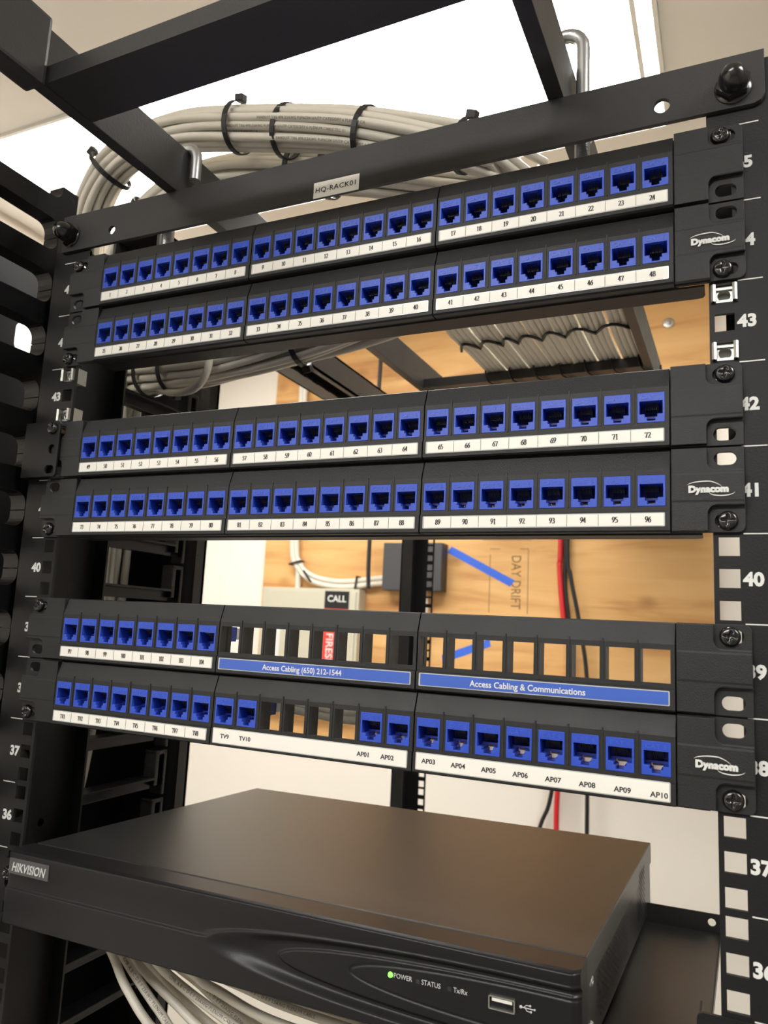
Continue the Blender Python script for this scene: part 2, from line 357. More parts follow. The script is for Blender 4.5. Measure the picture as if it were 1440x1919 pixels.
# ------------------------------------------------------------------ the rack
rack = empty('equipment_rack', (0, 0, Z0))
tag(rack, 'black steel equipment rack with numbered square-hole rails', 'rack')
def rk(mb, name, m):   # rack parts are drawn in world coordinates
    o = mb.build(name, m, rack); o.location = (0, 0, -Z0); return o
TOP = 2.008
def rail(side):
    mb = MB(); s = side
    holes = []
    for u in range(21, 46):
        for h in (.00635, .02225, .0381):
            z = (u-1)*U+h
            holes.append(rect(*sorted((s*.2279, s*.2374)), z-.00475, z+.00475))
    def bx(a, b, z0, z1): mb.box(*sorted((s*a, s*b)), 0, .0022, z0, z1)
    bx(.2254, .2279, 20*U, TOP); bx(.2374, .2625, 20*U, TOP)
    zz = [20*U] + [v for h in holes for v in (h[0][1], h[2][1])] + [TOP]
    for a, b in zip(zz[0::2], zz[1::2]): bx(.2279, .2374, a, b)
    bx(.2254, .2625, Z0, 20*U)
    # web with keyhole slots
    wh = []
    for u in (36, 43, 29):
        z = (u-.6)*U
        wh.append(circ(.047, z-.012, .0032, 12))
        wh.append([(.012+p[0]*.0, 0) for p in ()] or ([(.030+.014*math.cos(a), z+.012+.020*math.sin(a)) for a in [k*PI/12 for k in range(-6, 19)]] + [(.008, z-.022), (.016, z-.024), (.024, z-.016)])[::1])
    K = Matrix(((0, -1, 0, s*.2625), (1, 0, 0, 0), (0, 0, 1, 0), (0, 0, 0, 1)))
    wb = [rect(.0022, .076 if s < 0 else .060, 20*U, TOP)]
    if s < 0: wb += wh[:0] + [circ(.047, (u-.9)*U, .0032, 12) for u in (29, 36, 43)] + [rrect(.012, .034, (u-1.0)*U+.012, (u-1.0)*U+.062, .010) for u in (29, 36, 43)]
    mb.curve(wb, .002, mtx=K)
    mb.box(*sorted((s*.2605, s*.2625)), 0, .06, Z0, 20*U)
    ye = .076 if s < 0 else .060
    mb.box(*sorted((s*.2625, s*.248)), ye-.002, ye, Z0, TOP)       # rear return
    r = rk(mb, 'mounting_rail', M_coat)
    tx = MB()
    for u in range(30, 46):
        tx.text(str(u), .0066, s*.2433, (u-1)*U+.0189, -.0001, bold=.0004, sx=1.0)
        a, b = sorted((s*.2392, s*.2510))
        tx.box(a, b, -.0002, 0, u*U-.0003, u*U+.0003)
    o = tx.build('unit_numbers', M_white, r)
    return r
rail(1); rail(-1)
# top crossbar (angle)
mb = MB()
ol = [(-.2535, 2.009), (.249, 2.009), (.2525, 2.0105), (.2545, 2.014), (.2545, 2.040), (-.2548, 2.040)]
mb.curve([ol, circ(.2029, 2.0197, .0043), circ(-.2019, 2.0198, .0033)], .003, .0002)
mb.box(-.2548, .2545, 0, .012, 2.0370, 2.040)
bar = rk(mb, 'top_crossbar', M_bar)
# spacer brackets joining the crossbar to the rails
for s_ in (1, -1): rk(MB().box(*sorted((s_*.2254, s_*.2625)), .0003, .002, TOP-.004, 2.037), 'rail_gusset', M_coat)
def heightscrew(mb, x, y, z, r=.0049, h=.0032, ang=0, mtx=None):
    """pan head screw with a cross recess, axis -Y"""
    N = 26; vs = []; idx = {}
    for i in range(N+1):
        for j in range(N+1):
            a, b = -1+2*i/N, -1+2*j/N
            # square to disc
            px = a*math.sqrt(1-b*b/2); pz = b*math.sqrt(1-a*a/2); rr = math.hypot(px, pz)
            d = h*(1-.45*rr**4 - .45*max(0, (rr-.8)/.2)**2)
            ca, sa = math.cos(ang), math.sin(ang); qx, qz = px*ca+pz*sa, -px*sa+pz*ca
            if rr < .62 and (abs(qx) < .13 or abs(qz) < .13): d -= .0018*(1-rr*.75)
            elif rr < .25: d -= .0016
            vs.append((x+px*r, y-d, z+pz*r)); idx[i, j] = len(vs)-1
    fs = [(idx[i, j], idx[i, j+1], idx[i+1, j+1], idx[i+1, j])[::-1] for i in range(N) for j in range(N)]
    mb.add(vs, fs, 0, True, mtx)
    K = Matrix.Translation((x, y, z)) @ Matrix.Rotation(PI/2, 4, 'X')
    mb.lathe([(r, h*.12), (r*.98, 0), (r*.5, 0)], 26, mtx=K if mtx is None else mtx @ K)
    mb.lathe([(.0026, 0), (.0026, -.012), (0, -.012)], 12, mtx=K if mtx is None else mtx @ K)
for x, z in ((.2391, 2.0205), (-.2445, 2.0222)):
    mb = MB(); K = Matrix.Translation((x, -.003, z)) @ Matrix.Rotation(PI/2, 4, 'X')
    mb.lathe([(.0094, 0), (.0094, .0010), (.006, .0012)], 24, mtx=K)
    hx = [(.0088*math.cos(k*PI/3+.3), .0088*math.sin(k*PI/3+.3)) for k in range(6)]
    mb.prism([(p[0], p[1]) for p in hx], .0012, .0062, 'Z', mtx=K)
    mb.lathe([(.0072, .0060), (.0070, .0095), (.0061, .0125), (.0042, .0150), (.0019, .0161), (0, .0163)], 24, mtx=K)
    rk(mb, 'acorn_nut', M_screw)
lb = MB().box(-.0203, .0141, -.0002, 0, 2.0085, 2.0200, 0, mtx=Matrix.Translation((0, -.003, 0)))
lb.text('HQ-RACK01', .0037, -.0031, 2.0124, -.0033, mi=1, sx=1.08, space=1.08)
plab(rk(lb, 'rack_label', [M_paper, M_ink]), 'white label reading HQ-RACK01')
plab(rk(MB().prism([(.2336, 1.838), (.2604, 1.838), (.2604, 2.03), (.2256, 2.03), (.2256, 1.955), (.2336, 1.955)], .052, .054, 'Y'), 'rail_brace', M_coat), 'dark brace plate behind the top of the right rail')
# rear left post
mb = MB()
hs = []
for u in range(24, 47):
    for h in (.00635, .02225, .0381):
        z = (u-1)*U+h; hs.append(rect(-.2374, -.2279, z-.0048, z+.0048))
zz = [23*U-.02] + [v for h in hs for v in (h[0][1], h[2][1])] + [2.09]
for a, b in zip(zz[0::2], zz[1::2]): mb.box(-.2374, -.2279, .798, .80, a, b)
mb.box(-.2625, -.2374, .798, .80, 23*U-.02, 2.09); mb.box(-.2279, -.2254, .798, .80, 23*U-.02, 2.09)
mb.box(-.2625, -.2254, .798, .80, Z0, 23*U-.02)
mb.box(-.2625, -.2605, .742, .80, Z0, 2.09); mb.box(-.2625, -.243, .742, .744, Z0, 2.09)
plab(rk(mb, 'rear_post', M_coat), 'rear post seen between the front panels')

# cage nuts
def cage_nut(x, z, label):
    t = empty('cage_nut', (x, 0, z)); mb = MB()
    for s in (-1, 1):
        pr = [(s*.0040, .001), (s*.0040, -.0022), (s*.0052, -.0030), (s*.0062, -.0022), (s*.0064, .0), (s*.0058, -.0002), (s*.0054, -.0020), (s*.0048, -.0022), (s*.0046, .001)]
        mb.prism(pr if s > 0 else pr[::-1], -.0046, .0046, 'Z')
    mb.box(-.0047, .0047, .0015, .0024, -.0046, -.0028); mb.box(-.0047, .0047, .0015, .0024, .0028, .0046)
    mb.box(-.0068, -.0058, .0023, .0105, -.006, .006); mb.box(.0058, .0068, .0023, .0105, -.006, .006); mb.box(-.0068, .0068, .0105, .0112, -.006, .006)
    mb.build('spring_cage', M_zinc, t)
    nb = MB().curve([rrect(-.0045, .0045, -.0045, .0045, .001), circ(0, 0, .0030)], .004, .0003, mtx=Matrix.Translation((0, .007, 0)))
    nb.build('square_nut', M_zinc, t)
    tag(t, label, 'cage nut', 'zinc cage nuts in the empty unit 43')
for s, sd in ((1, 'right'), (-1, 'left')):
    for h, hd in ((.0381, 'upper'), (.00635, 'lower')):
        cage_nut(s*.2326, 42*U+h, 'zinc cage nut in the %s square hole of unit 43 on the %s rail' % (hd, sd))

# ------------------------------------------------------------------ patch panels
PX = .0010          # panels sit a hair right of centre
MW = .1373; PITCH = .01705; JW = .0137; JZ0, JZ1 = .0139, .0301
def jack_mesh(emboss=True):
    mb = MB(); h = JZ1-JZ0
    cav = [(.0011, .0046), (.0037, .0046), (.0037, .0029), (.0048, .0029), (.0048, .0010), (.0089, .0010), (.0089, .0029), (.0100, .0029), (.0100, .0046), (.0126, .0046), (.0126, .0116), (.0011, .0116)]
    mb.curve([rect(0, JW, 0, h), cav], .0135, .00015, mtx=Matrix.Translation((0, .0135, 0)))
    mb.box(.0005, .0132, .0125, .0136, .0044, .0155, 1)                     # back wall above the latch channel
    mb.box(.0007, .013, .0136, .024, .0062, .0158, 1)                        # rear housing
    mb.box(.0005, .0132, .024, .031, .0075, .0150, 2)                        # punch-down cap
    for k in range(4):
        mb.box(.0012+k*.0032, .0030+k*.0032, .031, .034, .0085, .0140, 2)
    mb.text('CAT 6', .0022, JW/2, .0128, 0.0000, .00022, mi=3, space=1.12, sx=1.12)
    me = mb.build('keystone_jack', [M_blue, M_blued, M_steelg, M_bluetxt])
    pins = MB()
    pins.box(.0036, .0101, .0098, .0124, .0090, .0115, 1)
    for k in range(9): pins.box(.0036+k*.00078, .0038+k*.00078, .0060, .0124, .0084, .0115, 1)
    for k in range(8):
        x = .0041+k*.00078
        pins.tube([(x, .0022, .0113), (x, .0052, .0104), (x, .0100, .0066), (x, .0122, .0060)], .00022, 5)
    pins.box(.0011, .0126, .0098, .0124, .0046, .0058, 2)
    pins.prism([(.0118, .0012), (.0118, .0030), (.0134, .0044), (.0160, .0044), (.0160, .0012)], .0040, .0100, 'X', 3)
    pn = pins.build('contact_pins', [M_pin, M_comb, M_blued, M_cap], me)
    return me
proto = jack_mesh()
frame_me = None
def frame_mesh():
    mb = MB(); w2 = MW-.0008
    wins = [rect(.0017+i*PITCH-.0001, .0017+i*PITCH+JW+.0001, JZ0-.0001, JZ1+.0001) for i in range(8)]
    mb.curve([rect(.0004, w2+.0004, .0113, .0330)]+wins, .0020, mtx=Matrix.Translation((0, -.0036, 0)))
    mb.prism([(-.0056, .0330), (-.0020, .0433), (-.0010, .0439), (.0015, .0439), (.0015, .0330)], .0004, w2+.0004)
    mb.prism([(-.0056, .0113), (-.0066, .0110), (-.0066, .0012), (-.0052, .0004), (.0015, .0004), (.0015, .0113)][::-1], .0004, w2+.0004)
    for i in range(9):
        a = .0004 if i == 0 else .0017+(i-1)*PITCH+JW+.0002
        b = w2 if i == 8 else .0017+i*PITCH-.0002
        mb.box(a, b, -.0036, .0060, .0113, .0330)
        if 0 < i < 8: mb.box((a+b)/2-.0004, (a+b)/2+.0004, -.0060, -.0054, .0135, .0345)   # little fin between ports
    return mb
_f = frame_mesh().build('module_frame', M_abs); FRAME = _f.data; bpy.data.objects.remove(_f)
def ear_mesh(top, right, slot_only=False):
    mb = MB(); s = 1 if right else -1
    def X(v): return s*v
    zs = .0381 if top else .0381
    def mir(p): return [(X(a), b) for a, b in p] if s > 0 else [(X(a), b) for a, b in p][::-1]
    corners = (0, 0, 1, 0) if top else (0, 1, 0, 0)
    base = rrect(.2062, .2403, .0004, .0440, .0035, corners=corners)
    slots = [rrect(.2264, .2368, z-.0033, z+.0033, .0032) for z in (.00635, .0381)]
    mb.curve([mir(base)]+[mir(q) for q in slots], .0022, .0002)
    # raised field with quarter-round pockets at the two outer corners
    def q(cx, cz, a0, a1): return [(cx+.0045*math.cos(math.radians(a0+(a1-a0)*k/6)), cz+.0045*math.sin(math.radians(a0+(a1-a0)*k/6))) for k in range(7)]
    fld = [(.2062, .0010), (.2232, .0010)] + q(.2277, .0095, 180, 90) + [(.2401, .0140), (.2401, .0315)] + q(.2277, .0360, 270, 180)[0:7] + [(.2232, .0434), (.2062, .0434)]
    mb.curve([mir(fld)], .0034, .0003, mtx=Matrix.Translation((0, -.0021, 0)))
    mb.prism([(-.0052, .0138), (-.0057, .0165), (-.0057, .0295), (-.0052, .0320)][::-1], *sorted((X(.2064), X(.2399))))
    pass
    return mb
def patch_panel(ulow, label, rows, PX=.001, left_top_screw=True):
    t = empty('patch_panel', (PX, 0, (ulow-1)*U)); tag(t, label, 'patch panel', 'black patch panels in the rack')
    pan = MB()
    pan.prism([(-.205, .0008), (-.205, .016), (.217, .016), (.2195, .0150), (.2205, .0125), (.2205, .0008)], -.0005, .0006, 'Z')
    for xx in (-1.5*MW, -.5*MW, .5*MW, 1.5*MW): pan.box(xx-.0016, xx+.0016, .0012, .0024, .0008, 2*U-.0008)
    pan.box(-.24, .24, .0012, .0024, U-.0012, U+.0012)
    plab(pan.build('steel_tray', M_coat, t), 'bent steel underside of the panel')
    for r in (0, 1):              # 0 = lower row, 1 = upper row
        for s in (1, -1):
            e = ear_mesh(r == 1, s > 0).build('mounting_ear', M_abs, t); e.location = (0, 0, r*U)
            if r == 0 and s > 0:
                lg = MB(); lg.text('Dynacom', .0033, .2236, .0204, -.0062, bold=.00032, sx=1.06)
                def swoosh(pts, wmax):
                    L, Rr = [], []; n = len(pts)
                    for i, p in enumerate(pts):
                        a, b = pts[max(i-1, 0)], pts[min(i+1, n-1)]; d = Vector((b[0]-a[0], b[1]-a[1])).normalized(); ww = wmax*math.sin(PI*(i+.3)/(n-.4))
                        L.append((p[0]-d.y*ww, -.0063, p[1]+d.x*ww)); Rr.append((p[0]+d.y*ww, -.0063, p[1]-d.x*ww))
                    lg.add(L+Rr, [(i, i+1, n+i+1, n+i) for i in range(n-1)])
                swoosh([(.2216-.0085*math.cos(k*PI/20)*1.0+.0005, .0237+.0022*math.sin(k*PI/20)-max(0, k-12)*.0003) for k in range(1, 19)], .00028)
                swoosh([(.2300-.0060*math.cos(k*PI/18), .0202-.0020*math.sin(k*PI/18)+(.0004*k/18)) for k in range(0, 18)], .00028)
                plab(lg.build('logo', M_white, e), 'white Dynacom logo with two swooshes')
        for mIdx in range(3):
            row = rows[1-r][mIdx]
            x0 = -1.5*MW + mIdx*MW
            f = bpy.data.objects.new('module_frame', FRAME); C.objects.link(f); f.parent = t; f.location = (x0, 0, r*U)
            style = row.get('style', 'num')
            for i in range(8):
                if row['ports'][i]:
                    j = proto.copy(); C.objects.link(j); j.parent = t; j.location = (x0+.0017+i*PITCH, -.0058, r*U+JZ0)
                    for ch in proto.children:
                        c = ch.copy(); C.objects.link(c); c.parent = j
            big = style == 'ap'
            za, zb = (.0028, .0112) if big else (.0036, .0098)
            lbm = MB()
            lbm.curve([rrect(.0022, MW-.0028, za-.0005, zb+.0005, .0006)], .0004, mi=1)
            lbm.box(.0032 if style != 'ap' else .0028, MW-.0034, -.00055, -.0004, za, zb, 0)
            txt = MB()
            if style == 'num':
                cw = (MW-.0062)/8
                for i, s_ in enumerate(row['labels']):
                    serif(txt, s_, .0031 if len(s_) < 3 else .0030, .0032+cw*(i+.52), za+.0016, -.0007, sx=.95 if len(s_) < 3 else .82)
                    if i: txt.box(.0032+cw*i-.0001, .0032+cw*i+.0001, -.00066, -.00055, za, zb)
            elif style == 'ap':
                aps = [MB().text(s_, .0026, px, za+.0022+dz, -.00056, .0001, bold=.00008, sx=1.05) for s_, px, dz in row['labels']]
            else:
                txt.text(row['labels'], .0034, MW*.46, za+.0014, -.00056, .0001, bold=.00008, sx=.94)
            pm = M_bluelab if style == 'blue' else M_paper
            ls = lbm.build('label_strip', [pm, M_holder], t); ls.location = (x0, -.0066, r*U)
            if style == 'blue': plab(ls, 'blue label strip with white lettering')
            for o_ in (aps if style == 'ap' else [txt]): o_.build('printed_text', M_white if style == 'blue' else M_ink, ls)
    for s in (1, -1):
        for z, a in ((U+.0381, .3+s), (.00635, .9-s)):
            yy = -.0022
            if s < 0 and not left_top_screw and z > U: continue
            sm = MB(); heightscrew(sm, 0, 0, 0, ang=a)
            so = sm.build('rack_screw', M_screw, t); so.location = (s*.2322 - PX, yy, z)
    return t
def nums(a): return dict(ports=[1]*8, labels=[str(a+i) for i in range(8)])
full = lambda a: [nums(a), nums(a+8), nums(a+16)]
patch_panel(44, 'black patch panel with ports numbered 1 to 48, topmost of the three', [full(1), full(25)], .0028)
patch_panel(41, 'black patch panel with ports numbered 49 to 96, the middle one', [full(49), full(73)], .0, left_top_screw=False)
TV = dict(ports=[1]*8, labels=['TV%d' % i for i in range(1, 9)])
r39 = [nums(97), dict(ports=[0]*8, style='blue', labels='Access Cabling (650) 212-1544'), dict(ports=[0]*8, style='blue', labels='Access Cabling & Communications')]
r38 = [TV, dict(ports=[1, 1, 0, 0, 0, 0, 1, 1], style='ap', labels=[('TV9', .0115, .0008), ('TV10', .0265, .0008), ('AP01', .1075, .0006), ('AP02', .1225, .0006)]),
       dict(ports=[1]*8, style='ap', labels=[('AP%02d' % (i+3), .0100+i*PITCH, .0012-.0003*i) for i in range(8)])]
patch_panel(38, 'black patch panel with empty ports and blue Access Cabling strips, lowest one', [r39, r38], .0016)
for ch in list(proto.children): bpy.data.objects.remove(ch)
bpy.data.objects.remove(proto)

# small bracket over the left ear of unit 42
t = empty('mounting_bracket', (0, 0, 41*U))
MB().curve([rrect(-.2622, -.2262, .0008, .0436, .0025, corners=(0, 1, 1, 0)), circ(-.2326, .0222, .0035), rrect(-.2375, -.2285, .0033, .0095, .003)], .002, .0003, mtx=Matrix.Translation((0, -.0064, 0))).build('bracket_plate', M_coat, t)
MB().box(-.2622, -.2602, -.0066, 0, .0008, .0436).build('bracket_return', M_coat, t)
sm = MB(); heightscrew(sm, -.2330, -.0084, .0381, ang=.5); sm.build('rack_screw', M_screw, t)
tag(t, 'black one-unit bracket screwed over the left end of the panel starting at port 49', 'bracket')

# ------------------------------------------------------------------ cable ladder
LY = -.017
lad = empty('cable_ladder', (-.001, 0, 2.040), LY)
tag(lad, 'black overhead cable ladder resting on the rack top and running to the back wall', 'cable ladder')
for s in (-1, 1):
    MB().box(*sorted((s*.1395, s*.149)), -.34, 1.48, .0002, .038, bev=.0008).build('stringer', M_lad, lad)
for y in (-.1065, .1985, .5035, .8085, 1.1135, 1.4185):
    MB().prism([(y-.019, .0006), (y-.019, .0125), (y-.0165, .0125), (y-.0165, .003), (y+.0165, .003), (y+.0165, .0125), (y+.019, .0125), (y+.019, .0006)], -.1397, .1397, 'X').build('rung', M_lad, lad)
MB().box(-.1525, -.136, -.36, -.1275, -.003, .0425, bev=.0022).build('splice_sleeve', M_lad, lad)
MB().box(.136, .1525, -.36, -.2, -.003, .0425, bev=.0022).build('splice_sleeve', M_lad, lad)
def jbolt(xo, xi, y, label, top=.052):
    t = empty('hook_bolt', (xo, y, 2.04)); pts = []
    r = abs(xi-xo)/2; cx = (xi-xo)/2
    pts = [(0, 0, -.040), (0, 0, -.01), (0, 0, top-.0)]
    sgn = 1 if xi > xo else -1
    pts += [(cx-sgn*r*math.cos(k*PI/10), 0, top+r*math.sin(k*PI/10)) for k in range(1, 11)]
    pts += [(xi-xo, 0, top-.008), (xi-xo, 0, top-.018)]
    MB().tube(pts, .0042, 14).build('bolt_rod', M_steelg, t)
    th = MB()
    for k in range(22): th.lathe([(.0042, -.002-.0012*k), (.0048, -.0026-.0012*k), (.0042, -.0032-.0012*k)], 12, mtx=Matrix.Translation((0, 0, -.010)))
    th.build('thread', M_steelg, t)
    MB().prism([(.0085*math.cos(k*PI/3), .0085*math.sin(k*PI/3)) for k in range(6)], -.0105, -.0045, 'Z').build('hex_nut', M_zinc, t)
    tag(t, label, 'hook bolt', 'hook bolts holding the ladder to the crossbar')
jbolt(.1545, .1325, .024, 'silver hook bolt over the right side rail of the cable ladder')
jbolt(-.1545, -.1335, .008, 'silver hook bolt over the left side rail of the cable ladder', .031)
# open channel beside the ladder
mb = MB()
cx0, cx1 = -.306, -.249
mb.box(cx0, cx1, .10, 1.5, 2.082, 2.085); mb.box(cx0, cx0+.003, .10, 1.5, 2.05, 2.085); mb.box(cx1-.003, cx1, .10, 1.5, 2.05, 2.085)
mb.box(cx0, cx0+.026, .10, 1.5, 2.05, 2.0525); mb.box(cx1-.010, cx1, .10, 1.5, 2.05, 2.0525)
for k in range(40): mb.box(cx0+.0255, cx0+.0275, .12+k*.034, .138+k*.034, 2.0495, 2.0535)
tag(mb.build('support_channel', M_lad), 'black open-bottomed steel channel running to the wall left of the ladder', 'channel')

# ------------------------------------------------------------------ cables
R_C = .0037
def hexpack(n, d):
    pts = []
    for i in range(-4, 5):
        for j in range(-4, 5):
            x = (i+j/2)*d; y = j*d*math.sqrt(3)/2; pts.append((math.hypot(x, y), x, y))
    pts.sort(); return [(p[1], p[2]) for p in pts[:n]]
def frames(path):
    T = [(path[min(i+1, len(path)-1)]-path[max(i-1, 0)]).normalized() for i in range(len(path))]
    u = Vector((0, 0, 1)); out = []
    for i in range(len(path)):
        u = (u - T[i]*u.dot(T[i])).normalized(); out.append((u, T[i].cross(u)))
    return out
def bundle(center, n, d, tw=.6, jit=.0006):
    path = spline(center, 6); fr = frames(path); out = []
    for k, (a, b) in enumerate(hexpack(n, d)):
        ph = random.random()*6.28; pts = []
        for i, p in enumerate(path):
            th = tw*math.sin(i*.05) + .0; ca, sa = math.cos(th), math.sin(th)
            x = a*ca-b*sa + jit*math.sin(i*.31+ph); y = a*sa+b*ca + jit*math.cos(i*.27+ph*1.7)
            pts.append(p + fr[i][0]*x + fr[i][1]*y)
        out.append(pts)
    return out
def ribbon_slot(k):   # resting place on the ladder, 28 in the bottom layer
    if k < 28: return -.050 + k*.0064 + (k//4)*.0026, 2.0567
    return -.02 + (k-28)*.0125, 2.0625
outer_c = [(.0, .20, 2.085), (.072, .105, 2.088), (.036, .092, 2.098), (-.049, .085, 2.127), (-.158, .085, 2.155), (-.224, .085, 2.166), (-.288, .09, 2.164), (-.332, .10, 2.143), (-.366, .12, 2.108), (-.384, .14, 2.05), (-.385, .145, 1.95), (-.388, .150, 1.80), (-.388, .15, 1.60), (-.388, .12, 1.46), (-.388, .10, 1.3), (-.388, .10, .9)]
inner_c = [(.02, .23, 2.083), (.054, .150, 2.092), (-.069, .130, 2.118), (-.16, .127, 2.139), (-.222, .127, 2.144), (-.267, .127, 2.135), (-.310, .13, 2.105), (-.336, .14, 2.06), (-.345, .15, 1.98), (-.345, .157, 1.85), (-.345, .155, 1.6), (-.345, .12, 1.46), (-.345, .10, 1.3), (-.345, .10, .9)]
OB = bundle(outer_c[1:], 19, .0077); IB = bundle(inner_c[1:], 19, .0077)
allb = OB+IB
order = sorted(range(38), key=lambda k: allb[k][0].x)
order = sorted(range(38), key=lambda k: allb[k][0].x*.3-allb[k][0].y - (.02 if k >= 19 else 0)); slot = {k: i for i, k in enumerate(order[::-1])}
for k, pts in enumerate(allb):
    sx_, sz = ribbon_slot(slot[k]); p0 = pts[0]
    lead = spline([(sx_+.02, 1.45, sz), (sx_+.013, .90, sz), (sx_+.008, .55, sz), (sx_+.0045, .42+.01*math.sin(k), sz+(.0 if sz < 2.06 else .002)), (sx_+.003, .33, sz+.003), (.6*sx_+.4*p0.x, .235, .45*sz+.55*p0.z+.004), (p0.x+.006+.01*(k % 3), p0.y+.045, p0.z+.001)], 5)
    full_p = lead + pts
    grp = 'cables looping over the ladder into the left cable manager'
    tag(MB().tube(full_p, R_C, 8).build('network_cable', M_cable), 'cream network cable in the tied bundle looping over the ladder', 'cable', grp)
# printed legend that follows a cable
def cable_print(path, s0, body, h, mat_=M_ink, r=R_C, upv=(0, -.75, .65), name='cable_print', flip=False):
    cu = bpy.data.curves.new('t', 'FONT'); cu.body = body; cu.size = h/.73; cu.resolution_u = 2; cu.space_character = 1.1
    ob = bpy.data.objects.new('t', cu); me = bpy.data.meshes.new_from_object(ob)
    acc = [0]
    for i in range(1, len(path)): acc.append(acc[-1]+(path[i]-path[i-1]).length)
    T0 = Vector(upv).normalized(); vs = []
    import bisect
    for v in me.vertices:
        s_ = s0 + (-v.co.x if flip else v.co.x); i = min(max(bisect.bisect_right(acc, s_)-1, 0), len(path)-2)
        f = (s_-acc[i])/(acc[i+1]-acc[i]); p = path[i].lerp(path[i+1], f); t = (path[i+1]-path[i]).normalized()
        o = (T0 - t*T0.dot(t)).normalized(); sd = o.cross(-t if flip else t)
        ang = (v.co.y-h/2)/r * 1.0
        vs.append(p + (o*math.cos(ang) + sd*math.sin(ang))*(r+.00012))
    mb = MB().add(vs, [list(p.vertices) for p in me.polygons])
    bpy.data.objects.remove(ob); bpy.data.meshes.remove(me)
    return mb
LEG = 'PANDUIT TX6 4PR/23AWG PUP6C04 U/UTP CATEGORY 6 PLENUM CABLE 75C E196793'
cab_objs = [o for o in C.objects if o.name.startswith('network_cable') and o.get('group', '').startswith('cables looping')]
def visible_rank(k):   # cables of the outer bundle facing the camera
    return allb[k][18]
for k, s0 in ((None, 0),): pass
cand = sorted(range(19), key=lambda k: (allb[k][20]-CAM).length)[:6]
cand = sorted(cand, key=lambda k: -allb[k][18].z)[:5]
for n_, k in enumerate(cand):
    path = allb[k]
    i0 = next(i for i, q in enumerate(path) if q.x < (-.148, -.105, -.158, -.235, -.10)[n_])
    s_at = sum((path[i+1]-path[i]).length for i in range(i0))
    d = (CAM-path[i0-6]).normalized()
    mb = cable_print(path, s_at, LEG[:66] if n_ % 2 == 0 else LEG[:56], .0023, upv=d, flip=True)
    o = mb.build('printed_legend', M_ink2, cab_objs[k])

# lower bundle entering behind the panels
low_c = [(-.375, .21, 1.70), (-.375, .21, 1.85), (-.37, .20, 1.94), (-.34, .175, 1.968), (-.274, .16, 1.966), (-.214, .15, 1.963), (-.154, .15, 1.970), (-.087, .15, 1.981), (-.015, .15, 1.994), (.051, .15, 2.004), (.10, .14, 2.01), (.13, .10, 1.99), (.14, .06, 1.97)]
LB = bundle(low_c, 19, .0082, tw=1.2, jit=.0014)
for pts in LB:
    tag(MB().tube(pts, .0036, 8).build('network_cable', M_cable), 'cream network cable in the sagging bundle behind the topmost panel', 'cable', 'cables sagging behind the topmost panel')
loop = [(-.235, .17, 2.0), (-.222, .135, 1.996), (-.207, .126, 1.985), (-.198, .124, 1.966), (-.203, .127, 1.946), (-.222, .135, 1.936), (-.26, .15, 1.940), (-.31, .17, 1.955), (-.36, .19, 1.94)]
wire('network_cable', loop, .0036, M_cable, 'single cream cable hooked round the front of the sagging bundle', 'cable')
# ties
def tie(center, tangent, ra, rb, label, head_dir=(0, -.3, 1), wd=.0048, group=None, head=True, ang=0):
    c = Vector(center); t = Vector(tangent).normalized(); hd = Vector(head_dir); u = (hd - t*hd.dot(t)).normalized(); v = t.cross(u)
    e = empty('cable_tie', c); pts, nr = [], []
    for k in range(28):
        a = 2*PI*k/28; q = u*math.cos(a)*(ra+.0014) + v*math.sin(a)*(rb+.0014); pts.append(q); nr.append((u*math.cos(a)/ra + v*math.sin(a)/rb))
    MB().ribbon(pts, nr, wd, .0013).build('strap', M_tie, e)
    if head:
        hm = Matrix.Identity(4); hm.col[0][:3] = t; hm.col[1][:3] = v; hm.col[2][:3] = u; hm.translation = u*(ra+.0044)
        hb = MB().box(-.0042, .0042, -.0038, .0038, -.0028, .0034, mtx=hm, bev=.0008)
        hb.box(-.0022, .0022, -.0062, -.0036, -.001, .0012, mtx=hm)
        hb.build('head', M_tie, e)
    tag(e, label, 'cable tie', group); return e
GT = 'black ties round the cable bundles'
tie((-.156, .085, 2.155), (1, 0, -.20), .0195, .0195, 'black cable tie with its square head up, top of the outer bundle', group=GT)
tie((-.108, .090, 2.143), (1, 0, -.32), .0200, .0200, 'black cable tie just right of the one with the upright head', group=GT, head_dir=(.1, 1, .4))
tie((.052, .098, 2.096), (1, 0, -.35), .0180, .0180, 'black cable tie peeking over the crossbar right of the outer bundle', group=GT)
tie((-.030, .090, 2.120), (1, 0, -.33), .0200, .0200, 'black cable tie where the outer bundle narrows toward the crossbar', group=GT, head_dir=(0, 1, .3))
tie((-.3145, .094, 2.154), (.8, -.1, .6), .0200, .0200, 'black cable tie on the outer bundle left of the ladder side rail', group=GT, head_dir=(-.6, -.6, .8))
tie((-.120, .1285, 2.1305), (1, 0, -.2), .0195, .0195, 'black cable tie on the inner bundle under the upright tie', group=GT, head=False)
tie((-.085, .1295, 2.1225), (1, 0, -.22), .0195, .0195, 'black cable tie on the inner bundle just above the crossbar edge', group=GT, head=False, wd=.006)
tie((-.290, .1285, 2.1225), (.75, -.1, .6), .0195, .0195, 'black cable tie on the inner bundle in the bright gap by the ladder', group=GT, head=False)
tie((-.381, .14, 2.07), (.1, -.3, 1), .0205, .0205, 'black cable tie where the bundle drops behind the left acorn nut', group=GT, head_dir=(-.4, -1, .2))
tie((-.305, .168, 1.968), (1, -.2, -.1), .0205, .0205, 'leftmost black tie on the sagging bundle behind the topmost panel', group=GT, head=False)
tie((-.268, .160, 1.966), (1, -.15, -.08), .0205, .0205, 'second black tie from the left on the sagging bundle', group=GT, head_dir=(0, .2, -1))
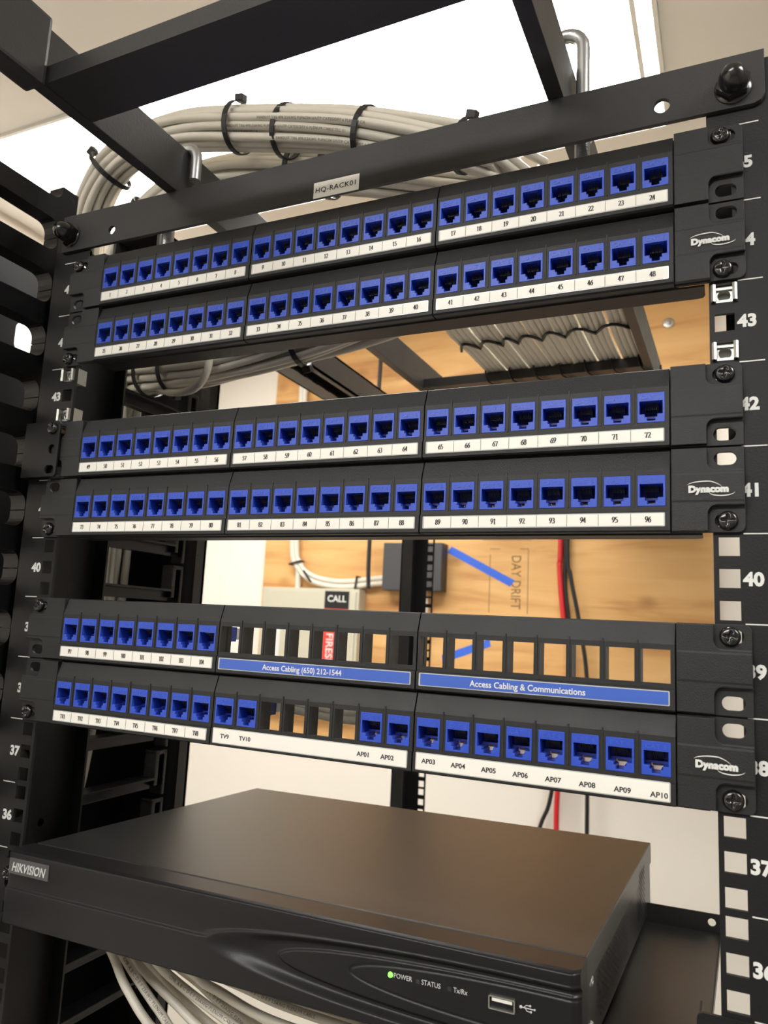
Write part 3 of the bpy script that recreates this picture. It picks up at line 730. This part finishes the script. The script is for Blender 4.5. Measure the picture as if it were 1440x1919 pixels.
tie((-.118, .150, 1.976), (1, 0, .12), .0205, .0205, 'black tie on the sagging bundle near the ladder underside', group=GT, head_dir=(.1, .5, -1))
# lashing cords under the ladder cables
def lash(y, amp, label, z=2.0528):
    xs = [-.052, -.028, .000, .018, .046, .072, .105, .144]; pts = []
    for a, b in zip(xs[:-1], xs[1:]):
        for k in range(8):
            f = k/8; pts.append((a+(b-a)*f + .0, y - .026*math.sin(PI*f) + (a+.05)*-.05, z - amp*math.sin(PI*f)))
    pts.append((xs[-1], y, z+.004))
    return tag(MB().tube(pts, .0018, 6).build('lashing_cord', M_tie), label, 'cord', 'cords lashing the ladder cables')
lash(.405, .0022, 'scalloped black lashing cord under the flat row of cables on the ladder')
for k in range(7):
    x = -.045+k*.031; p = [(x+.002, .478, 2.061), (x, .480, 2.050), (x+.004, .484, 2.039), (x+.014, .505, 2.0385), (x+.020, .527, 2.040), (x+.021, .528, 2.056)]
    tag(MB().tube(spline(p, 4), .0013, 6).build('lashing_cord', M_tie), 'short black cord slanting round the ladder rung under the flat row of cables', 'cord', 'cords round the far ladder rung')

# cables hanging below the recorder
drops = [[(-.192, .05, 1.495), (-.177, .05, 1.478), (-.162, .05, 1.460), (-.131, .05, 1.438)], [(-.193, .06, 1.492), (-.173, .06, 1.472), (-.140, .06, 1.447), (-.118, .06, 1.434)],
 [(-.197, .07, 1.486), (-.171, .07, 1.468), (-.135, .07, 1.450), (-.096, .07, 1.434)], [(-.201, .09, 1.477), (-.175, .09, 1.459), (-.14, .09, 1.441), (-.096, .09, 1.426)],
 [(-.154, .06, 1.483), (-.129, .06, 1.470), (-.086, .06, 1.456), (-.047, .06, 1.446)], [(-.177, .1, 1.467), (-.139, .1, 1.452), (-.099, .1, 1.438), (-.049, .1, 1.430)],
 [(-.113, .05, 1.486), (-.081, .05, 1.476), (-.045, .05, 1.469), (.010, .05, 1.468)], [(-.126, .08, 1.477), (-.079, .08, 1.467), (-.036, .08, 1.463), (.039, .08, 1.462)],
 [(-.116, .1, 1.465), (-.078, .1, 1.458), (-.025, .1, 1.456), (.046, .1, 1.455)], [(-.15, .08, 1.478), (-.12, .08, 1.461), (-.08, .08, 1.443), (-.05, .08, 1.425)]]
LEG2 = 'CMR A B C D E F 23AWG PLENUM CABLE'
for k, d in enumerate(drops):
    a = Vector(d[0]); b = Vector(d[-1]); dr = (b-Vector(d[-2])).normalized()
    src = Vector((-.355-.004*(k % 3), .120+.004*(k % 4), 1.490+.003*k))
    p = [src+Vector((-.05, .0, .11)), src+Vector((-.03, .0, .03)), src, Vector((-.27, .110+.003*k, 1.494+.002*k)).lerp(a, .25)] + [Vector(q) for q in d] + [b+dr*.06+Vector((.01, .02, -.006)), b+dr*.14+Vector((.05, .07, -.002)), b+dr*.14+Vector((.14, .16, .0))]
    path = spline(p, 7)
    o = tag(MB().tube(path, .0031, 8).build('network_cable', M_cable), 'cream network cable sweeping loosely under the recorder shelf', 'cable', 'loose cables under the recorder shelf')
    if k in (1, 4, 7, 9):
        mb = cable_print(path, sum((path[i+1]-path[i]).length for i in range(34)), LEG2, .0022, r=.0031, upv=(CAM-Vector(d[1])).normalized(), flip=False)
        mb.build('printed_legend', M_ink2, o)

# ------------------------------------------------------------------ vertical cable manager at the left
vm = empty('vertical_cable_manager', (-.34, .08, Z0))
tag(vm, 'glossy black vertical cable manager with fingers left of the rack', 'cable manager')
def vp(mb, name, m=M_abs2): o = mb.build(name, m, vm); o.location = (.34, -.08, -Z0); return o
K = Matrix(((0, -1, 0, -.436), (1, 0, 0, 0), (0, 0, 1, 0), (0, 0, 0, 1)))
side = MB().curve([[(-.02, .3), (.262, .3), (.262, 2.110), (.105, 2.090), (-.02, 2.052)], rrect(.104, .134, 1.988, 2.018, .007)], .003, mtx=K)
vp(side, 'side_panel', M_pan2)
vp(MB().box(-.300, -.2635, .022, .076, Z0, 2.03), 'front_column')
vp(MB().box(-.302, -.290, .245, .262, Z0, 2.06).box(-.435, -.290, .258, .262, Z0, 2.0), 'rear_column')
def fillet(cy, cz, r, a0, a1, n=6): return [(cy+r*math.cos(math.radians(a0+(a1-a0)*k/n)), cz+r*math.sin(math.radians(a0+(a1-a0)*k/n))) for k in range(n+1)]
P_ = .0459; S0 = 1.9845
for k in range(-1, 13):
    zc = S0 + P_/2 - P_*k       # bar centre between slot k-1 and slot k
    hw = .0094; rt = .006; yl = -.125; ye = .022
    poly = [(ye, zc-P_/2+.0004), (ye, zc+P_/2-.0004), (rt, zc+P_/2-.0004)] + fillet(rt-.009, zc+hw+.0045+.0045, .009, 0, -90)[0:] + [(yl, zc+hw-.001), (yl, zc-hw+.001)] + fillet(rt-.009, zc-hw-.009, .009, 90, 0) + [(rt, zc-P_/2+.0004)]
    mb = MB().prism(poly, -.2865, -.2705)
    mb.box(-.2905, -.2665, -.125, -.118, zc-.016, zc+.016, bev=.002)
    vp(mb, 'front_finger')
for k in range(0, 13):
    zc = 1.9285 - P_*k
    mb = MB().box(-.298, -.290, .076, .205, zc-.0055, zc+.0055, bev=.001)
    mb.box(-.300, -.282, .076, .205, zc+.004, zc+.0062, bev=.0005)
    mb.box(-.298, -.284, .203, .208, zc-.002, zc+.030, bev=.001); mb.box(-.298, -.284, .203, .218, zc+.027, zc+.031, bev=.001); mb.box(-.298, -.284, .215, .219, zc-.012, zc+.031, bev=.001)
    vp(mb, 'rear_finger', M_abs2)
for y, x, tilt in ((.19, -.352, .0),):
    pass
# feeds to the lowest panel
for k in range(5):
    p = [(-.345, .12+.004*k, 1.80), (-.33, .11, 1.70), (-.24, .085, 1.675), (-.15, .06+.004*(k % 2), 1.6685+.0050*(k//2)), (-.09, .058+.004*(k % 2), 1.6665+.0050*(k//2)), (-.05, .058+.004*(k % 2), 1.6645+.0050*(k//2)), (.0, .056, 1.6615+.0050*(k//2)), (.03+.02*k, .052, 1.666+.003*k), (.05+.034*k, .040, 1.677)]
    tag(MB().tube(spline(p, 6), .0033, 8).build('network_cable', M_cable), 'cream network cable crossing behind the empty ports of the lowest panel', 'cable', 'cables behind the lowest panel')
# strapped riser cables seen between the rear fingers
for k in range(5):
    x = -.372+.0076*k
    tag(MB().tube(spline([(x, .156, 1.93), (x-.002, .158, 1.8), (x+.002, .156, 1.6), (x-.01, .13, 1.48), (x-.03, .10, 1.3), (x-.03, .10, 1.0)], 6), .0035, 8).build('network_cable', M_cable), 'cream riser cable standing upright inside the cable manager', 'cable', 'riser cables inside the cable manager')
mb = MB()
for z in (1.535,): mb.box(-.378, -.336, .1500, .1515, z-.003, z+.003)
tag(mb.build('cable_tie', M_tie), 'black band round the riser cables just above the recorder', 'cable tie')

# ------------------------------------------------------------------ shelf and recorder (the shelf sags a little at the back)
SR = rotvec((-.0225, -.0200, -.0227)).to_4x4()
O = Vector((-.0248, -.0253, 1.5667))
def frame_at(name, local):
    e = bpy.data.objects.new(name, None); C.objects.link(e); e.empty_display_size = .05
    mm = SR.copy(); mm.translation = O + SR.to_3x3() @ Vector(local); e.matrix_world = mm; return e
sh = frame_at('rack_shelf', (.0248, .0, -.0522))
MB().box(-.2145, .2155, .027, .270, -.0015, 0).build('shelf_tray', M_dvr, sh)
lip = MB().curve([rect(-.2145, .2155, 0, .013), circ(.2095, .0070, .0028)], .0015, mtx=Matrix.Translation((0, .270, 0)))
lip.box(.2143, .2155, .027, .270, -.006, 0); lip.box(-.2145, -.2133, .027, .270, -.004, 0)
lip.build('rear_lip', M_dvr, sh)
inv = sh.matrix_world.inverted()
for s in (1, -1):
    mb = MB()
    ol = rrect(*sorted((s*.2150, s*.2415)), 34*U+(.0005 if s > 0 else .0100), 35*U-(.0004 if s > 0 else .006), .003)
    mb.curve([ol if True else ol, circ(s*.2326, 34*U+.0225, .0036)], .0018, mtx=Matrix.Translation((0, -.0001, 0)))
    mb.box(*sorted((s*.2150, s*.2162)), 0, .04, 34*U+.0045, 35*U-.012)
    e = mb.build('mounting_ear', M_coat, sh); e.matrix_parent_inverse = inv
    sm = MB(); heightscrew(sm, s*.2326, -.0019, 34*U+(.0381 if s > 0 else .0290), ang=.4+s)
    e = sm.build('rack_screw', M_screw, sh); e.matrix_parent_inverse = inv
tag(sh, 'black steel rack shelf carrying the video recorder', 'shelf')

dv = frame_at('video_recorder', (0, 0, 0))
tag(dv, 'black video recorder with a lit green power light, on the rack shelf', 'video recorder')
ch = MB().box(-.1885, .1890, .023, .290, -.048, -.0002, bev=.0012)
ch.build('metal_case', M_dvr, dv)
MB().box(-.1897, .1900, .0235, .2905, -.0150, 0, bev=.0010).build('lid', M_dvr, dv)
for x in (-.15, .15):
    for y in (.06, .25): MB().lathe([(.008, 0), (.008, -.004), (0, -.004)], 16, mtx=Matrix.Translation((x, y, -.048))).build('rubber_foot', M_blk, dv)
# bezel: sculpted front
def sst(a, b, x): t = min(1, max(0, (x-a)/(b-a))); return t*t*(3-2*t)
NX, NZ = 520, 110; vs = []; H = .0465
def depth(x, z):
    d = 0
    def el(cx, cz, a, b):
        X, Z = (x-cx)/a, (z-cz)/b; e = max(math.hypot(X, Z), 1e-6); return e, (e-1)/(math.hypot(X/a, Z/b)/e)
    zc = -.0226
    e1, d1 = el(.172, -.0245, .195, .0180)
    e2, d2 = el(.185, -.0245, .158, .0130)
    e3, d3 = el(.175, -.0228, .103, .0098)
    # below the crease the face steps back, above it bulges
    low = sst(zc+.0006, zc-.0012, z)
    d += .0013*(1-low)*(1-sst(1.03, .97, e1))*(1-.7*sst(zc+.004, -.002, z))
    up = max(0, min(1, (z-zc)/.0226)); d -= .0006*math.sin(up*PI)*(0)
    if e1 < 1: d = max(d, 0)*sst(.97, 1, e1) + .0042*sst(1.0, .80, e1)
    d -= .0011*sst(.0008, -.0008, d2)
    d += .0005*sst(.0010, 0, abs(d3))
    # rounded outer edges
    d += .004*max(0, (abs(x)-.1865)/.0045)**2
    d += .0030*max(0, (z+.0015)/.0015)**2 + .004*max(0, (-.044-z)/.0025)**2
    return d
for i in range(NX+1):
    for j in range(NZ+1):
        x = -.191 + .382*i/NX; z = -H*j/NZ
        vs.append((x, depth(x, z), z))
fs = [(i*(NZ+1)+j, i*(NZ+1)+j+1, (i+1)*(NZ+1)+j+1, (i+1)*(NZ+1)+j) for i in range(NX) for j in range(NZ)]
bz = MB().add(vs, fs, 0, True)
topv = [vs[i*(NZ+1)] for i in range(NX+1)]; botv = [vs[i*(NZ+1)+NZ] for i in range(NX+1)]
n = NX+1
bz.add(topv + [(p[0]*.998, .0228, -.0004) for p in topv], [(i, i+1, n+i+1, n+i) for i in range(NX)], 0, False)
bz.add(botv + [(p[0]*.998, .0228, -.0478) for p in botv], [(i, n+i, n+i+1, i+1) for i in range(NX)], 0, False)
for sd in (0, NX):
    colv = [vs[sd*(NZ+1)+j] for j in range(NZ+1)]; mN = NZ+1
    bz.add(colv + [(p[0]*.998, .0228, p[2]) for p in colv], [(j, j+1, mN+j+1, mN+j) for j in range(NZ)], 0, False)
bezel = bz.build('front_bezel', M_bez, dv)
yf = lambda x, z: depth(x, z)-.0001
bd = MB().box(-.1868, -.1500, yf(-.17, -.009)-.0006, .003, -.0140, -.0042, bev=.0003)
plab(bd.build('brand_badge', M_badge, dv), 'grey badge plate')
lt = MB().text('HIKVISION', .0056, -.1684, -.0120, yf(-.17, -.009)-.0006, .0004, bold=.00012, shear=.22, sx=.84)
plab(lt.build('badge_lettering', M_silv, bezel), 'silver HIKVISION lettering')
yl_ = depth(.1, -.022)
MB().lathe([(0, .0012), (.0011, .0009), (.0014, 0)], 14, mtx=Matrix.Translation((.0950, yl_, -.0205)) @ Matrix.Rotation(PI/2, 4, 'X')).build('power_light', M_led, dv)
for x in (.1103, .1272): MB().box(x-.001, x+.001, yl_-.0002, yl_+.001, -.0216, -.0196).build('indicator_light', M_ledoff, dv)
lg = MB().text('POWER', .0024, .0968, -.0214, yl_-.0001, align='LEFT', sx=.9).text('STATUS', .0024, .1122, -.0214, yl_-.0001, align='LEFT', sx=.9).text('Tx/Rx', .0024, .1292, -.0214, yl_-.0001, align='LEFT', sx=.9)
lg.build('printed_legend', M_legend, bezel); lg = MB()
lg.tube([(.1630, yl_-.0002, -.0206), (.1695, yl_-.0002, -.0206)], .00022, 5); lg.tube([(.1645, yl_-.0002, -.0206), (.1658, yl_-.0002, -.0194), (.1675, yl_-.0002, -.0194)], .0002, 5); lg.tube([(.1652, yl_-.0002, -.0206), (.1662, yl_-.0002, -.0219), (.1678, yl_-.0002, -.0219)], .0002, 5)
for x, z, r in ((.1632, -.0206, .0007), (.1677, -.0194, .0005), (.1680, -.0219, .0005), (.1698, -.0206, .0005)): lg.lathe([(0, .0003), (r, .0003), (r, 0)], 10, mtx=Matrix.Translation((x, yl_, z)) @ Matrix.Rotation(PI/2, 4, 'X'))
lg.build('usb_symbol', M_legend, bezel)
us = MB().curve([rrect(.1475, .1605, -.0243, -.0183, .0006), rrect(.1480, .1600, -.0238, -.0188, .0004)], .010, mtx=Matrix.Translation((0, yl_+.0088, 0)))
us.box(.148, .160, yl_+.0086, yl_+.009, -.0240, -.0186, 1)
up_ = us.build('usb_port', [M_zinc, M_blk], dv)
MB().box(.1490, .1590, yl_-.0004, yl_+.008, -.0208, -.0194).build('tongue', M_paper, up_)
# side vents and screws
vt = MB(); vt2 = MB()
def hexdot(y, z, r=.0013, vt=vt): vt.add([(.19015, y+r*math.cos(k*PI/3+.5), z+r*math.sin(k*PI/3+.5)) for k in range(6)], [tuple(range(6))])
for i in range(30):
    for j in range(7): hexdot(.060+i*.0034, -.0175-j*.0035-(i % 2)*.00175)
for i in range(9):
    for j in range(8): hexdot(.218+i*.0034, -.008-j*.0040-(i % 2)*.0020, vt=vt2)
for o_ in (vt, vt2): o_.build('vent_holes', M_blk, dv)
for z in (-.0160, -.0370):
    sm = MB(); heightscrew(sm, 0, 0, 0, r=.0030, h=.0016, mtx=Matrix.Translation((.1889, .038, z)) @ Matrix.Rotation(PI/2, 4, 'Z'))
    sm.build('case_screw', M_zinc, dv)
